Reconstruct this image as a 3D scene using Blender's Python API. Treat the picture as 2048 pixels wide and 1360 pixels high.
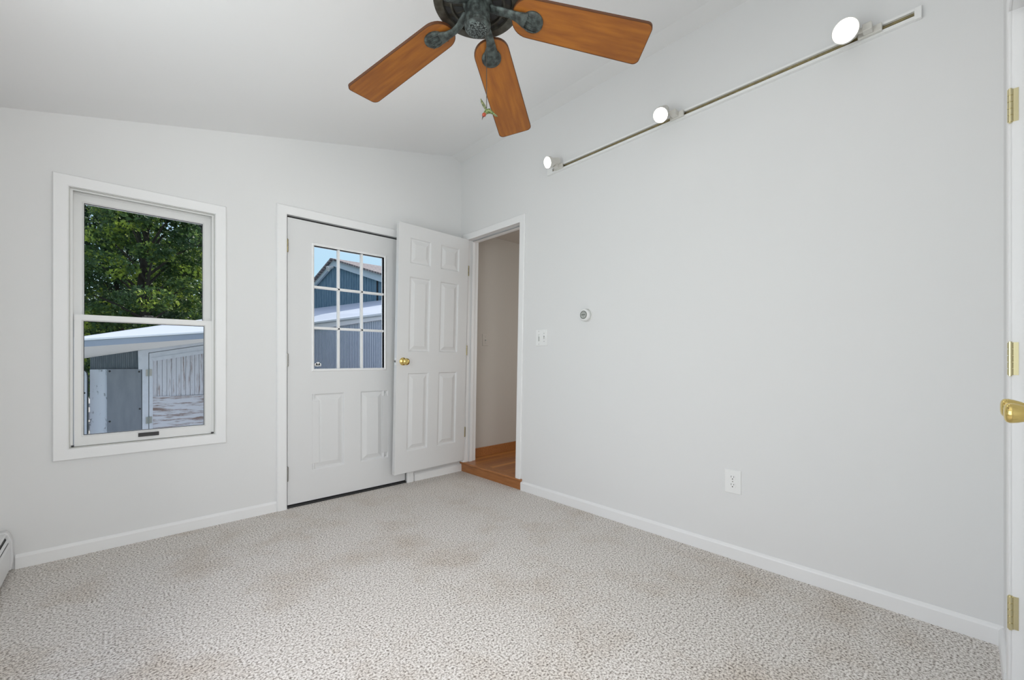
import bpy, bmesh, math, random
import numpy as np
from mathutils import Vector, Matrix
for o in list(bpy.data.objects): bpy.data.objects.remove(o)
S = bpy.context.scene
COL = S.collection
R = math.radians

# ------------------------------------------------------------------ camera
FPX = 849.0; YH = 718.0
YAW = math.atan(791/849)
CAM = Vector((-2.375, -3.251, 1.05))
cd = bpy.data.cameras.new('camera'); cam = bpy.data.objects.new('camera', cd); COL.objects.link(cam)
cd.sensor_width = 36; cd.sensor_fit = 'HORIZONTAL'; cd.lens = FPX/2048*36
cd.shift_y = (YH-680)/2048; cd.clip_start = .02; cd.clip_end = 300
cam.location = CAM; cam.rotation_euler = (R(90), 0, -YAW)
S.camera = cam

# ------------------------------------------------------------------ light, sky, exposure
S.view_settings.view_transform = 'Standard'; S.view_settings.look = 'None'
S.view_settings.gamma = 1; S.view_settings.use_curve_mapping = False
S.view_settings.exposure = 0.0
W = bpy.data.worlds.new('sky'); S.world = W; W.use_nodes = True
nt = W.node_tree; nt.nodes.clear()
out = nt.nodes.new('ShaderNodeOutputWorld'); bg = nt.nodes.new('ShaderNodeBackground')
tc = nt.nodes.new('ShaderNodeTexCoord'); sep = nt.nodes.new('ShaderNodeSeparateXYZ')
rmp = nt.nodes.new('ShaderNodeValToRGB'); nz = nt.nodes.new('ShaderNodeTexNoise'); cr = nt.nodes.new('ShaderNodeValToRGB')
mx = nt.nodes.new('ShaderNodeMixRGB')
nt.links.new(tc.outputs['Generated'], sep.inputs[0]); nt.links.new(sep.outputs['Z'], rmp.inputs[0])
rmp.color_ramp.elements[0].position = 0.0; rmp.color_ramp.elements[0].color = (.38, .66, .76, 1)
rmp.color_ramp.elements[1].position = .6; rmp.color_ramp.elements[1].color = (.62, .70, .98, 1)
nt.links.new(tc.outputs['Generated'], nz.inputs['Vector']); nz.inputs['Scale'].default_value = 5; nz.inputs['Detail'].default_value = 6
nt.links.new(nz.outputs['Fac'], cr.inputs[0]); cr.color_ramp.elements[0].position = .56; cr.color_ramp.elements[1].position = .72
cr.color_ramp.elements[0].color = (0, 0, 0, 1); cr.color_ramp.elements[1].color = (.8, .8, .8, 1)
nt.links.new(cr.outputs[0], mx.inputs[0]); nt.links.new(rmp.outputs[0], mx.inputs[1]); mx.inputs[2].default_value = (.9, .93, .95, 1)
nt.links.new(mx.outputs[0], bg.inputs[0]); bg.inputs[1].default_value = 1.2
nt.links.new(bg.outputs[0], out.inputs[0])

def light(name, kind, loc, direction, energy, color=(1, 1, 1), **kw):
    l = bpy.data.lights.new(name, kind); l.energy = energy; l.color = color
    for k, v in kw.items(): setattr(l, k, v)
    o = bpy.data.objects.new(name, l); COL.objects.link(o); o.location = loc
    o.rotation_euler = Vector(direction).to_track_quat('-Z', 'Y').to_euler()
    return o
light('sun', 'SUN', (5, 5, 20), (-math.cos(R(52))*math.cos(R(15)), -math.cos(R(52))*math.sin(R(15)), -math.sin(R(52))), 5.0, (1, .96, .88), angle=R(.6))
# daylight fill lamps added at invented, unseen west and south windows
light('west_window_fill', 'AREA', (-2.83, -2.25, 1.20), (1, -.15, .26), 21.5, (1, .975, .945), shape='RECTANGLE', size=1.9, size_y=1.6)
light('south_window_fill', 'AREA', (-2.08, -5.32, 1.35), (.15, 1, .34), 41, (1, .975, .945), shape='RECTANGLE', size=1.3, size_y=1.5)
light('hall_fill', 'AREA', (1.6, -1.45, 1.3), (-.3, 1, -.2), 7.5, (1, .97, .92), shape='RECTANGLE', size=.8, size_y=1.2)  # lamp added to brighten the hall, no source known there

# ------------------------------------------------------------------ materials
MATS = {}
def mat(name, color, rough=.5, metal=0, spec=.5, noise=None, bump=None, emit=None):
    """noise: (scale, (r,g,b) second colour, lo, hi, stretch xyz) ; bump: (scale, strength, distance)"""
    m = bpy.data.materials.new(name); m.use_nodes = True; MATS[name] = m
    t = m.node_tree; b = t.nodes['Principled BSDF']
    b.inputs['Base Color'].default_value = (*color, 1); b.inputs['Roughness'].default_value = rough
    b.inputs['Metallic'].default_value = metal; b.inputs['Specular IOR Level'].default_value = spec
    tcn = t.nodes.new('ShaderNodeTexCoord')
    if noise:
        sc, c2, lo, hi, st = noise
        mp = t.nodes.new('ShaderNodeMapping'); mp.inputs['Scale'].default_value = st
        n = t.nodes.new('ShaderNodeTexNoise'); n.inputs['Scale'].default_value = sc; n.inputs['Detail'].default_value = 5
        r = t.nodes.new('ShaderNodeValToRGB'); r.color_ramp.elements[0].position = lo; r.color_ramp.elements[1].position = hi
        r.color_ramp.elements[0].color = (*color, 1); r.color_ramp.elements[1].color = (*c2, 1)
        t.links.new(tcn.outputs['Object'], mp.inputs[0]); t.links.new(mp.outputs[0], n.inputs['Vector'])
        t.links.new(n.outputs['Fac'], r.inputs[0]); t.links.new(r.outputs[0], b.inputs['Base Color'])
    if bump:
        n2 = t.nodes.new('ShaderNodeTexNoise'); n2.inputs['Scale'].default_value = bump[0]; n2.inputs['Detail'].default_value = 3
        bp = t.nodes.new('ShaderNodeBump'); bp.inputs['Strength'].default_value = bump[1]; bp.inputs['Distance'].default_value = bump[2]
        t.links.new(tcn.outputs['Object'], n2.inputs['Vector']); t.links.new(n2.outputs['Fac'], bp.inputs['Height'])
        t.links.new(bp.outputs[0], b.inputs['Normal'])
    if emit:
        b.inputs['Emission Color'].default_value = (*emit[0], 1); b.inputs['Emission Strength'].default_value = emit[1]
    return m
M_wall = mat('wall_paint', (.835, .835, .832), .75, spec=.25, bump=(60, .05, .002))
M_ceil = mat('ceiling_paint', (.94, .94, .94), .8, spec=.2, bump=(40, .05, .002))
M_trim = mat('trim_paint', (.92, .92, .92), .38)
M_door = mat('door_paint', (.79, .79, .79), .42)
M_vinyl = mat('window_vinyl', (.86, .86, .85), .35)
M_liner = mat('jamb_liner', (.62, .62, .59), .5)
M_seal = mat('weather_seal', (.03, .03, .03), .7)
M_brass = mat('polished_brass', (.78, .60, .22), .16, metal=1)
M_brassd = mat('aged_brass', (.45, .38, .20), .35, metal=1, noise=(60, (.30, .26, .16), .35, .65, (1, 1, 1)))
M_hbrass = mat('pale_brass', (.72, .65, .40), .28, metal=1)
M_steel = mat('hinge_steel', (.32, .31, .29), .4, metal=1)
M_black = mat('black_plastic', (.02, .02, .02), .35)
M_plate = mat('white_plastic', (.92, .92, .91), .3)
M_slot = mat('slot_dark', (.03, .03, .03), .6)
M_lamp = mat('lamp_white_enamel', (.72, .70, .65), .4)
M_bulb = mat('lit_bulb', (1, 1, 1), .5, emit=((1, .97, .90), 14))
M_wrim = mat('lamp_reflector', (.9, .72, .45), .3)
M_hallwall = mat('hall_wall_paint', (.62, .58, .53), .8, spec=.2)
M_bronze = mat('verdigris_bronze', (.035, .040, .038), .55, metal=.4, noise=(55, (.12, .15, .14), .40, .72, (1, 1, 1)), bump=(90, .6, .004))
M_bronze2 = mat('motor_bronze', (.05, .045, .035), .5, metal=.4, noise=(35, (.11, .11, .09), .4, .7, (1, 1, 1)))
M_bladeedge = mat('blade_edge', (.10, .035, .012), .5)
M_blade = mat('cherry_blade', (.37, .130, .018), .42, noise=(6, (.25, .080, .014), .35, .68, (1.2, 9, 9)))
M_chain = mat('pull_chain', (.12, .12, .11), .35, metal=1)
M_green = mat('bird_green', (.07, .11, .03), .45, noise=(160, (.24, .28, .10), .4, .65, (1, 1, 1)))
M_wing = mat('bird_wing', (.05, .07, .025), .5, noise=(200, (.26, .26, .12), .4, .7, (1, 1, 1)))
M_red = mat('bird_head', (.33, .05, .02), .45)
M_beak = mat('bird_beak', (.04, .02, .015), .4)
M_thermo = mat('thermostat_dial', (.22, .23, .21), .25)
M_thermo2 = mat('thermostat_scale', (.50, .51, .48), .3)
M_heat = mat('heater_enamel', (.85, .85, .85), .35)
M_finshade = mat('heater_fin_shade', (.03, .03, .03), .5)  # near black, paints in the shade around the heater's fins
M_ground = mat('bounce_ground', (.34, .32, .31), .9, noise=(30, (.50, .48, .46), .3, .7, (1, 1, 1)))  # unseen ground, grey chosen for neutral bounce light
M_ww = mat('white_shed_paint', (.60, .61, .66), .7, noise=(14, (.52, .53, .58), .5, .8, (1, 1, 1)))
M_cream = mat('soffit_cream', (.72, .71, .70), .7)
M_metal = mat('grey_sheet_metal', (.165, .18, .21), .5, noise=(5, (.21, .225, .25), .35, .75, (3, 1, .7)))
M_siding = mat('grey_siding', (.11, .13, .15), .8, noise=(20, (.16, .18, .20), .35, .75, (3, 3, .25)))
M_roofw = mat('pale_metal_roof', (.56, .60, .66), .45)
M_gutter = mat('blue_grey_fascia', (.30, .34, .41), .45)
M_cap = mat('roof_edge_white', (.85, .86, .88), .4)
M_cap2 = mat('eave_board_white', (.93, .91, .93), .6)
M_blue = mat('blue_building_paint', (.11, .20, .27), .8, noise=(9, (.27, .38, .43), .42, .78, (4, 4, .35)))
M_rake = mat('rake_board', (.60, .68, .72), .7)
M_bark = mat('bark', (.05, .04, .03), .9, bump=(30, .6, .02))
M_corr = mat('corrugated_siding', (.80, .83, .90), .7, noise=(14, (.70, .74, .81), .4, .7, (1, 1, .3)))

def node_mat(name):
    m = bpy.data.materials.new(name); m.use_nodes = True; MATS[name] = m
    return m, m.node_tree, m.node_tree.nodes['Principled BSDF']
def ramp(t, src, stops):
    r = t.nodes.new('ShaderNodeValToRGB')
    el = r.color_ramp.elements
    while len(el) < len(stops): el.new(.5)
    for e, (p, c) in zip(el, stops): e.position = p; e.color = (*c, 1)
    t.links.new(src, r.inputs[0]); return r.outputs[0]
def noise_node(t, vec, scale, detail=3, rough=.5, stretch=None):
    if stretch:
        mp = t.nodes.new('ShaderNodeMapping'); mp.inputs['Scale'].default_value = stretch; t.links.new(vec, mp.inputs[0]); vec = mp.outputs[0]
    n = t.nodes.new('ShaderNodeTexNoise'); n.inputs['Scale'].default_value = scale; n.inputs['Detail'].default_value = detail
    n.inputs['Roughness'].default_value = rough; t.links.new(vec, n.inputs['Vector']); return n.outputs['Fac']
def mixc(t, fac, a, b, mode='MIX'):
    n = t.nodes.new('ShaderNodeMixRGB'); n.blend_type = mode
    for i, v in enumerate((fac, a, b)):
        if isinstance(v, (int, float)): n.inputs[i].default_value = v
        elif isinstance(v, tuple): n.inputs[i].default_value = (*v, 1)
        else: t.links.new(v, n.inputs[i])
    return n.outputs[0]
# carpet
M_carpet, t, b = node_mat('carpet_pile')
oc = t.nodes.new('ShaderNodeTexCoord').outputs['Object']
speck = noise_node(t, oc, 125, 3, .65)
base = ramp(t, speck, [(.34, (.16, .14, .12)), (.44, (.60, .55, .50)), (.58, (.97, .93, .89))])
brown_pile = ramp(t, speck, [(.34, (.15, .12, .09)), (.44, (.46, .395, .335)), (.58, (.82, .74, .65))])  # browner pile tone for large random patches
big = noise_node(t, oc, 2.3, 5, .62)
fac = ramp(t, big, [(.49, (0, 0, 0)), (.70, (.9, .9, .9))])
b.inputs['Roughness'].default_value = .95; b.inputs['Specular IOR Level'].default_value = .05
t.links.new(mixc(t, fac, base, brown_pile), b.inputs['Base Color'])
bp = t.nodes.new('ShaderNodeBump'); bp.inputs['Strength'].default_value = .7; bp.inputs['Distance'].default_value = .006
t.links.new(speck, bp.inputs['Height']); t.links.new(bp.outputs[0], b.inputs['Normal'])
# oak strip floor of the hall
def plank_mat(name, along, c1, c2, width, rough):
    m, t, b = node_mat(name)
    oc = t.nodes.new('ShaderNodeTexCoord').outputs['Object']
    mp = t.nodes.new('ShaderNodeMapping'); t.links.new(oc, mp.inputs[0])
    if along == 'Y': mp.inputs['Rotation'].default_value = (0, 0, R(90))
    br = t.nodes.new('ShaderNodeTexBrick'); t.links.new(mp.outputs[0], br.inputs['Vector'])
    br.inputs['Scale'].default_value = 1; br.inputs['Brick Width'].default_value = .8; br.inputs['Row Height'].default_value = width
    br.inputs['Mortar Size'].default_value = .0012; br.inputs['Color1'].default_value = (*c1, 1); br.inputs['Color2'].default_value = (*c2, 1)
    br.inputs['Mortar'].default_value = (c2[0]*.35, c2[1]*.35, c2[2]*.35, 1)
    g = noise_node(t, mp.outputs[0], 12, 5, .6, (1, 12, 1))
    t.links.new(mixc(t, .45, br.outputs[0], ramp(t, g, [(.3, (.55, .55, .55)), (.7, (1, 1, 1))]), 'MULTIPLY'), b.inputs['Base Color'])
    b.inputs['Roughness'].default_value = rough
    return m
M_oak = plank_mat('oak_strip_floor', 'X', (.66, .28, .07), (.36, .12, .03), .057, .30)
M_oakplain = mat('oak_trim', (.34, .125, .035), .35, noise=(10, (.46, .19, .06), .3, .7, (8, 1, 8)))
# shingles
M_shingle, t, b = node_mat('shingles')
oc = t.nodes.new('ShaderNodeTexCoord').outputs['Object']
br = t.nodes.new('ShaderNodeTexBrick'); br.inputs['Scale'].default_value = 1; br.inputs['Brick Width'].default_value = .9; br.inputs['Row Height'].default_value = .16
mp = t.nodes.new('ShaderNodeMapping'); t.links.new(oc, mp.inputs[0]); t.links.new(mp.outputs[0], br.inputs['Vector'])
br.inputs['Color1'].default_value = (.34, .29, .27, 1); br.inputs['Color2'].default_value = (.22, .19, .19, 1); br.inputs['Mortar'].default_value = (.07, .06, .06, 1); br.inputs['Mortar Size'].default_value = .02
t.links.new(br.outputs[0], b.inputs['Base Color']); b.inputs['Roughness'].default_value = .9
# peeling planks (vertical) and weathered plywood (horizontal)
def peel(name, stretch, scale, lo, hi, paint=(.58, .575, .62), wood=(.24, .17, .15)):
    m, t, b = node_mat(name)
    oc = t.nodes.new('ShaderNodeTexCoord').outputs['Object']
    n = noise_node(t, oc, scale, 8, .7, stretch)
    t.links.new(ramp(t, n, [(lo, paint), (hi, wood)]), b.inputs['Base Color']); b.inputs['Roughness'].default_value = .85
    return m
M_peelv = peel('peeling_planks', (16, 16, .8), 5, .52, .66)
M_peelh = peel('weathered_plywood', (1.2, 4, 9), 2.6, .49, .60)
M_board = peel('stained_white_board', (5, 5, 2.2), 4.5, .57, .63, (.58, .61, .67), (.20, .21, .23))
# leaves
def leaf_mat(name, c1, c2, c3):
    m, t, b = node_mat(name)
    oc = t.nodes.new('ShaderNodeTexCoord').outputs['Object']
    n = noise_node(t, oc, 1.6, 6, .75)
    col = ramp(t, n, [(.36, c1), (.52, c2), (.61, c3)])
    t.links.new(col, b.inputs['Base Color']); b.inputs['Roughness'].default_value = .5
    tr = t.nodes.new('ShaderNodeBsdfTranslucent'); t.links.new(col, tr.inputs[0])
    ms = t.nodes.new('ShaderNodeMixShader'); ms.inputs[0].default_value = .45
    t.links.new(b.outputs[0], ms.inputs[1]); t.links.new(tr.outputs[0], ms.inputs[2])
    t.links.new(ms.outputs[0], t.nodes['Material Output'].inputs[0])
    return m
M_leaf = leaf_mat('maple_leaves', (.028, .062, .03), (.085, .15, .045), (.46, .56, .08))  # brightest stop paints sun sparkle into the leaf colour
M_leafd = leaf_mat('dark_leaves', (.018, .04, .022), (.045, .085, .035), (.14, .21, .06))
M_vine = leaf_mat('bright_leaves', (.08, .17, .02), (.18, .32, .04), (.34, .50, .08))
# glass
M_glass = bpy.data.materials.new('clear_glass'); M_glass.use_nodes = True
t = M_glass.node_tree; t.nodes.clear()
o_ = t.nodes.new('ShaderNodeOutputMaterial'); tr = t.nodes.new('ShaderNodeBsdfTransparent'); gl = t.nodes.new('ShaderNodeBsdfGlossy'); gl.inputs['Roughness'].default_value = .02
tr.inputs[0].default_value = (.96, .97, .97, 1)
fr = t.nodes.new('ShaderNodeFresnel'); fr.inputs[0].default_value = 1.04; ms = t.nodes.new('ShaderNodeMixShader')
sb = t.nodes.new('ShaderNodeMath'); sb.operation = 'SUBTRACT'; sb.use_clamp = True; sb.inputs[1].default_value = .004; fr.inputs[0].default_value = 1.08
t.links.new(fr.outputs[0], sb.inputs[0]); t.links.new(sb.outputs[0], ms.inputs[0]); t.links.new(tr.outputs[0], ms.inputs[1]); t.links.new(gl.outputs[0], ms.inputs[2]); t.links.new(ms.outputs[0], o_.inputs[0])

# ------------------------------------------------------------------ helpers
def bm_(): return bmesh.new()
def obj(name, bm, m, parent=None, smooth=False, bevel=0, local=False, weld=True):
    """world-coordinate bmesh -> object; with a parent the vertices are moved into the parent's frame"""
    if weld: bmesh.ops.remove_doubles(bm, verts=bm.verts, dist=1e-6)
    bmesh.ops.recalc_face_normals(bm, faces=bm.faces)
    if parent is not None and not local:
        p = parent; off = Vector((0, 0, 0))
        while p is not None: off += p.location; p = p.parent
        bmesh.ops.translate(bm, verts=bm.verts, vec=-off)
    me = bpy.data.meshes.new(name); bm.to_mesh(me); bm.free()
    for mm in (m if isinstance(m, (list, tuple)) else [m]): me.materials.append(mm)
    if smooth:
        for p_ in me.polygons: p_.use_smooth = True
    o = bpy.data.objects.new(name, me); COL.objects.link(o)
    if parent is not None: o.parent = parent
    if bevel:
        md = o.modifiers.new('bevel', 'BEVEL'); md.width = bevel; md.segments = 2; md.limit_method = 'ANGLE'; md.angle_limit = R(40)
    if smooth and hasattr(me, 'set_sharp_from_angle'): me.set_sharp_from_angle(angle=R(35))
    return o
def empty(name, loc, label=None, cat=None, group=None, kind=None):
    o = bpy.data.objects.new(name, None); COL.objects.link(o); o.location = loc; o.empty_display_size = .05
    return tag(o, label, cat, group, kind)
def tag(o, label=None, cat=None, group=None, kind=None):
    if label: o['label'] = label
    if cat: o['category'] = cat
    if group: o['group'] = group
    if kind: o['kind'] = kind
    return o
def struct(o): o['kind'] = 'structure'; return o
def face(bm, pts):
    vs = [bm.verts.new(p) for p in pts]
    try: return bm.faces.new(vs)
    except ValueError: return None
def hexa(bm, a, b, mi=0):
    """prism between polygon a and polygon b (same count)"""
    va = [bm.verts.new(p) for p in a]; vb = [bm.verts.new(p) for p in b]; n = len(va)
    fs = [bm.faces.new(va), bm.faces.new(vb[::-1])]
    for i in range(n): fs.append(bm.faces.new([va[i], vb[i], vb[(i+1) % n], va[(i+1) % n]]))
    for f in fs: f.material_index = mi
    return fs
def box(bm, x0, x1, y0, y1, z0, z1, mi=0):
    return hexa(bm, [(x0, y0, z0), (x1, y0, z0), (x1, y1, z0), (x0, y1, z0)], [(x0, y0, z1), (x1, y0, z1), (x1, y1, z1), (x0, y1, z1)], mi)
def prism(bm, M, poly, d0, d1, mi=0):
    return hexa(bm, [M(u, v, d0) for u, v in poly], [M(u, v, d1) for u, v in poly], mi)
def rect(u0, u1, v0, v1): return [(u0, v0), (u1, v0), (u1, v1), (u0, v1)]
def mbox(bm, M, u0, u1, v0, v1, d0, d1, mi=0): return prism(bm, M, rect(u0, u1, v0, v1), d0, d1, mi)
def frame(bm, M, u0, u1, v0, v1, prof, open_bottom=False, side0=None):
    """mitred frame; prof = [(offset outward, depth)...]"""
    loops = []
    for off, d in prof:
        s0 = off if side0 is None else min(off, side0)
        if open_bottom: pts = [(u0-s0, v0), (u0-s0, v1+off), (u1+off, v1+off), (u1+off, v0)]
        else: pts = [(u0-s0, v0-off), (u0-s0, v1+off), (u1+off, v1+off), (u1+off, v0-off)]
        loops.append([bm.verts.new(M(u, v, d)) for u, v in pts])
    n = len(prof)
    for i in range(n-1 if open_bottom else n):
        a, b_ = loops[i], loops[(i+1) % n]
        for k in range(3 if open_bottom else 4):
            try: bm.faces.new([a[k], a[(k+1) % 4], b_[(k+1) % 4], b_[k]])
            except ValueError: pass
    if open_bottom:
        for k in (0, 3):
            try: bm.faces.new([l[k] for l in loops])
            except ValueError: pass
def tube(bm, pts, radii, seg=12, cap=True, flat=None):
    """swept tube; flat=(axis vector, factor) squashes the section"""
    pts = [Vector(p) for p in pts]; rings = []; prev = None
    for i, p in enumerate(pts):
        d = (pts[min(i+1, len(pts)-1)]-pts[max(i-1, 0)]).normalized()
        if prev is None:
            a = Vector((0, 0, 1)) if abs(d.z) < .9 else Vector((1, 0, 0)); a = (a-d*a.dot(d)).normalized()
        else: a = (prev-d*prev.dot(d)).normalized()
        prev = a; c = d.cross(a); r = radii[i] if isinstance(radii, (list, tuple)) else radii
        ring = []
        for k in range(seg):
            v = (a*math.cos(2*math.pi*k/seg)+c*math.sin(2*math.pi*k/seg))*r
            if flat: ax = flat[0]; v = v-ax*(v.dot(ax)*(1-flat[1]))
            ring.append(bm.verts.new(p+v))
        rings.append(ring)
    for a, b_ in zip(rings, rings[1:]):
        for k in range(seg): bm.faces.new([a[k], a[(k+1) % seg], b_[(k+1) % seg], b_[k]])
    if cap: bm.faces.new(rings[0][::-1]); bm.faces.new(rings[-1])
def lathe(bm, base, axis, prof, seg=32, mi=0, cap=True):
    """prof = [(r, h)...] revolved about axis through base"""
    base = Vector(base); ax = Vector(axis).normalized()
    a = Vector((0, 0, 1)) if abs(ax.z) < .9 else Vector((1, 0, 0)); a = (a-ax*a.dot(ax)).normalized(); c = ax.cross(a)
    rings = []
    for r, h in prof:
        if r < 1e-6: rings.append([bm.verts.new(base+ax*h)])
        else: rings.append([bm.verts.new(base+ax*h+(a*math.cos(2*math.pi*k/seg)+c*math.sin(2*math.pi*k/seg))*r) for k in range(seg)])
    for p, q in zip(rings, rings[1:]):
        if len(p) == 1 and len(q) == 1: continue
        for k in range(seg):
            if len(p) == 1: f = bm.faces.new([p[0], q[k], q[(k+1) % seg]])
            elif len(q) == 1: f = bm.faces.new([p[k], q[0], p[(k+1) % seg]])
            else: f = bm.faces.new([p[k], p[(k+1) % seg], q[(k+1) % seg], q[k]])
            f.material_index = mi
    if cap:
        for rr in (rings[0], rings[-1]):
            if len(rr) > 1: bm.faces.new(rr).material_index = mi
# wall frames: u along the wall, v up, d out into the room
def ML(u, v, d): return (u, -d, v)
def MR(u, v, d): return (-d, u, v)
YS = -3.341
def MS(u, v, d): return (u, YS+d, v)
def ceil_z(x): return 2.948+.235*x

# ------------------------------------------------------------------ room shell
XW, YB = -2.80, -5.30
b = bm_(); box(b, XW-.15, 0, YB-.15, .03, -.12, 0); struct(obj('floor', b, M_carpet))
HS = .055
def SH(v): return HS*(1-min(max(v, 0), 2.15)/2.15)         # the doorway has settled out of plumb
# left wall with the window and outside door openings
b = bm_()
def lw(x0, x1, z0, z1=None):
    p = [(x0, z0), (x1, z0), (x1, ceil_z(x1) if z1 is None else z1), (x0, ceil_z(x0) if z1 is None else z1)]
    prism(b, ML, p, 0, -.15)
WX0, WX1, WZ0, WZ1 = -2.562, -1.917, .572, 1.968
DX0, DX1, DZ1 = -1.512, -.566, 2.066
lw(XW-.15, WX0, -.1); lw(WX0, WX1, -.1, WZ0); lw(WX0, WX1, WZ1); lw(WX1, DX0, -.1); lw(DX0, DX1, DZ1); lw(DX1, .0, -.1)
lw(DX0, DX1, -.1, -.001)
struct(obj('wall_left', b, M_wall))
# right wall with the leaning doorway
b = bm_()
HL, HR, HZ = -.108, -.806, 2.151
def rs(v, e): return (e+SH(v), v)
ZT = 2.95
prism(b, MR, [(.15, -.1), rs(-.1, HL), rs(HZ, HL), (HL, ZT), (.15, ZT)], 0, -.12)
prism(b, MR, [rs(HZ, HL), (HL, ZT), (HR, ZT), rs(HZ, HR)], 0, -.12)
prism(b, MR, [rs(-.1, HR), (-4.2, -.1), (-4.2, ZT), (HR, ZT), rs(HZ, HR)], 0, -.12)
struct(obj('wall_right', b, M_wall))
# south wall with the double closet doors; opens to the space behind the camera
CX0, CX1, CZ = -.405, -1.29, 2.10
b = bm_()
def sw(x0, x1, z0, z1=None):
    p = [(x0, z0), (x1, z0), (x1, ceil_z(x1) if z1 is None else z1), (x0, ceil_z(x0) if z1 is None else z1)]
    prism(b, MS, p, 0, -.10)
sw(.0, CX0, -.1); sw(CX0, CX1, CZ); sw(CX1, -1.42, -.1)
struct(obj('wall_south', b, M_wall))
b = bm_(); box(b, CX1-.2, .12, YS-.75, YS-.70, -.1, 2.9); struct(obj('wall_closet', b, M_wall))
b = bm_(); box(b, -1.42, -1.32, YB, YS-.10, -.1, ceil_z(-1.42)); struct(obj('wall_passage', b, M_wall))
# west wall, opening for an added window
b = bm_()
box(b, XW-.15, XW, YB, -3.25, -.1, ceil_z(XW)+.02); box(b, XW-.15, XW, -1.25, .0, -.1, ceil_z(XW)+.02)
box(b, XW-.15, XW, -3.25, -1.25, -.1, .36); box(b, XW-.15, XW, -3.25, -1.25, 2.05, ceil_z(XW)+.02)
struct(obj('wall_west', b, M_wall))
b = bm_(); box(b, XW-.15, -2.78, YB-.12, YB, -.1, 2.3); box(b, -1.43, -1.32, YB-.12, YB, -.1, 2.65)
box(b, -2.78, -1.43, YB-.12, YB, -.1, .58); box(b, -2.78, -1.43, YB-.12, YB, 2.12, 2.65)
struct(obj('wall_back', b, M_wall))
def plain_window(name, M, u0, u1, v0, v1):
    w = struct(empty(name, M((u0+u1)/2, v0, 0)))
    b = bm_(); frame(b, M, u0, u1, v0, v1, [(0, -.02), (0, .015), (.06, .015), (.06, 0)]); obj('casing', b, M_trim, w)
    b = bm_(); frame(b, M, u0+.05, u1-.05, v0+.05, v1-.05, [(0, -.10), (0, -.06), (.05, -.06), (.05, -.10)]); mbox(b, M, u0, u1, (v0+v1)/2-.02, (v0+v1)/2+.02, -.10, -.06); obj('sash', b, M_vinyl, w)
    return w
plain_window('added_window_2', lambda u, v, d: (XW+d, u, v), -3.25, -1.25, .36, 2.05)  # invented unseen window, sized for the room's light
plain_window('added_window_3', lambda u, v, d: (u, YB+d, v), -2.78, -1.43, .58, 2.12)  # second invented window, put behind the camera for light
# ceiling with unseen sun-blocking overhang added outside, cove strip against the right wall
b = bm_()
hexa(b, [(XW-.3, YB-.3, ceil_z(XW-.3)), (-.10, YB-.3, ceil_z(-.1)), (-.10, .55, ceil_z(-.1)), (XW-.3, .55, ceil_z(XW-.3))],
     [(XW-.3, YB-.3, ceil_z(XW-.3)+.2), (-.10, YB-.3, ceil_z(-.1)+.2), (-.10, .55, ceil_z(-.1)+.2), (XW-.3, .55, ceil_z(XW-.3)+.2)])
struct(obj('ceiling', b, M_ceil))
b = bm_()
z1 = ceil_z(-.1)
hexa(b, [(-.10, -4.2, z1), (.14, -4.2, 2.85), (.14, -4.2, z1+.2), (-.10, -4.2, z1+.2)], [(-.10, .55, z1), (.14, .55, 2.85), (.14, .55, z1+.2), (-.10, .55, z1+.2)])
struct(obj("trim_1", b, M_wall))
# baseboards
BBP = [(0, .013), (.056, .013), (.062, .010), (.070, .0035), (.070, 0)]
def base(name, M, u0, u1, m=None, h=1.0, v0=0):
    b = bm_(); A = []; B = []
    prof = [(v0, 0)]+[(v0+z*h, d) for z, d in BBP]
    hexa(b, [M(u0, z, d) for z, d in prof], [M(u1, z, d) for z, d in prof])
    return struct(obj(name, b, m or M_trim))
base('baseboard_left', ML, -2.745, -1.570); base('baseboard_corner', ML, -.498, -.001)
base('baseboard_right', MR, -.812-.001, YS, h=1.04); base('baseboard_south', MS, -.013, -.335)
base('baseboard_passage', MS, -1.362, -1.42)

# ------------------------------------------------------------------ hall beyond the doorway
ZH = .088
b = bm_(); box(b, .05, 3.2, -2.2, .03, ZH-.15, ZH); struct(obj('floor_hall', b, M_oak))
st = struct(empty('trim_2', (0, -.43, 0)))
b = bm_(); prism(b, MR, [(-.004, 0), (-.806+.055, 0), (-.806+.055, ZH-.02), (-.004, ZH-.02)], .006, -.0)
prism(b, MR, [(-.806+.055, 0), (-.812, 0), (-.812, ZH-.02), (-.806+.055, ZH-.02)], .006, -.0); obj('riser', b, M_oakplain, st)
b = bm_(); hexa(b, [(x, -.004, z) for x, z in ((.06, ZH+.001), (.06, ZH-.02), (-.012, ZH-.02), (-.020, ZH-.014), (-.020, ZH-.005), (-.014, ZH+.001))],
                [(x, -.82, z) for x, z in ((.06, ZH+.001), (.06, ZH-.02), (-.012, ZH-.02), (-.020, ZH-.014), (-.020, ZH-.005), (-.014, ZH+.001))])
obj('nosing', b, M_oakplain, st)
b = bm_(); box(b, .12, 3.2, .03, .13, ZH, 2.6); struct(obj('wall_hall', b, M_hallwall))
b = bm_(); box(b, 3.2, 3.3, -2.2, .13, ZH, 2.6); struct(obj('wall_hall_end', b, M_hallwall))
b = bm_(); box(b, .12, 3.3, -2.3, -2.2, ZH, 2.6); struct(obj('wall_hall_side', b, M_hallwall))
b = bm_(); box(b, .12, 3.3, -2.3, .13, 2.285, 2.4); struct(obj('ceiling_hall', b, M_hallwall))
b = bm_(); box(b, .12, 3.2, .018, .03, ZH, ZH+.09); struct(obj('baseboard_hall', b, M_oakplain, bevel=.003))
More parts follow.
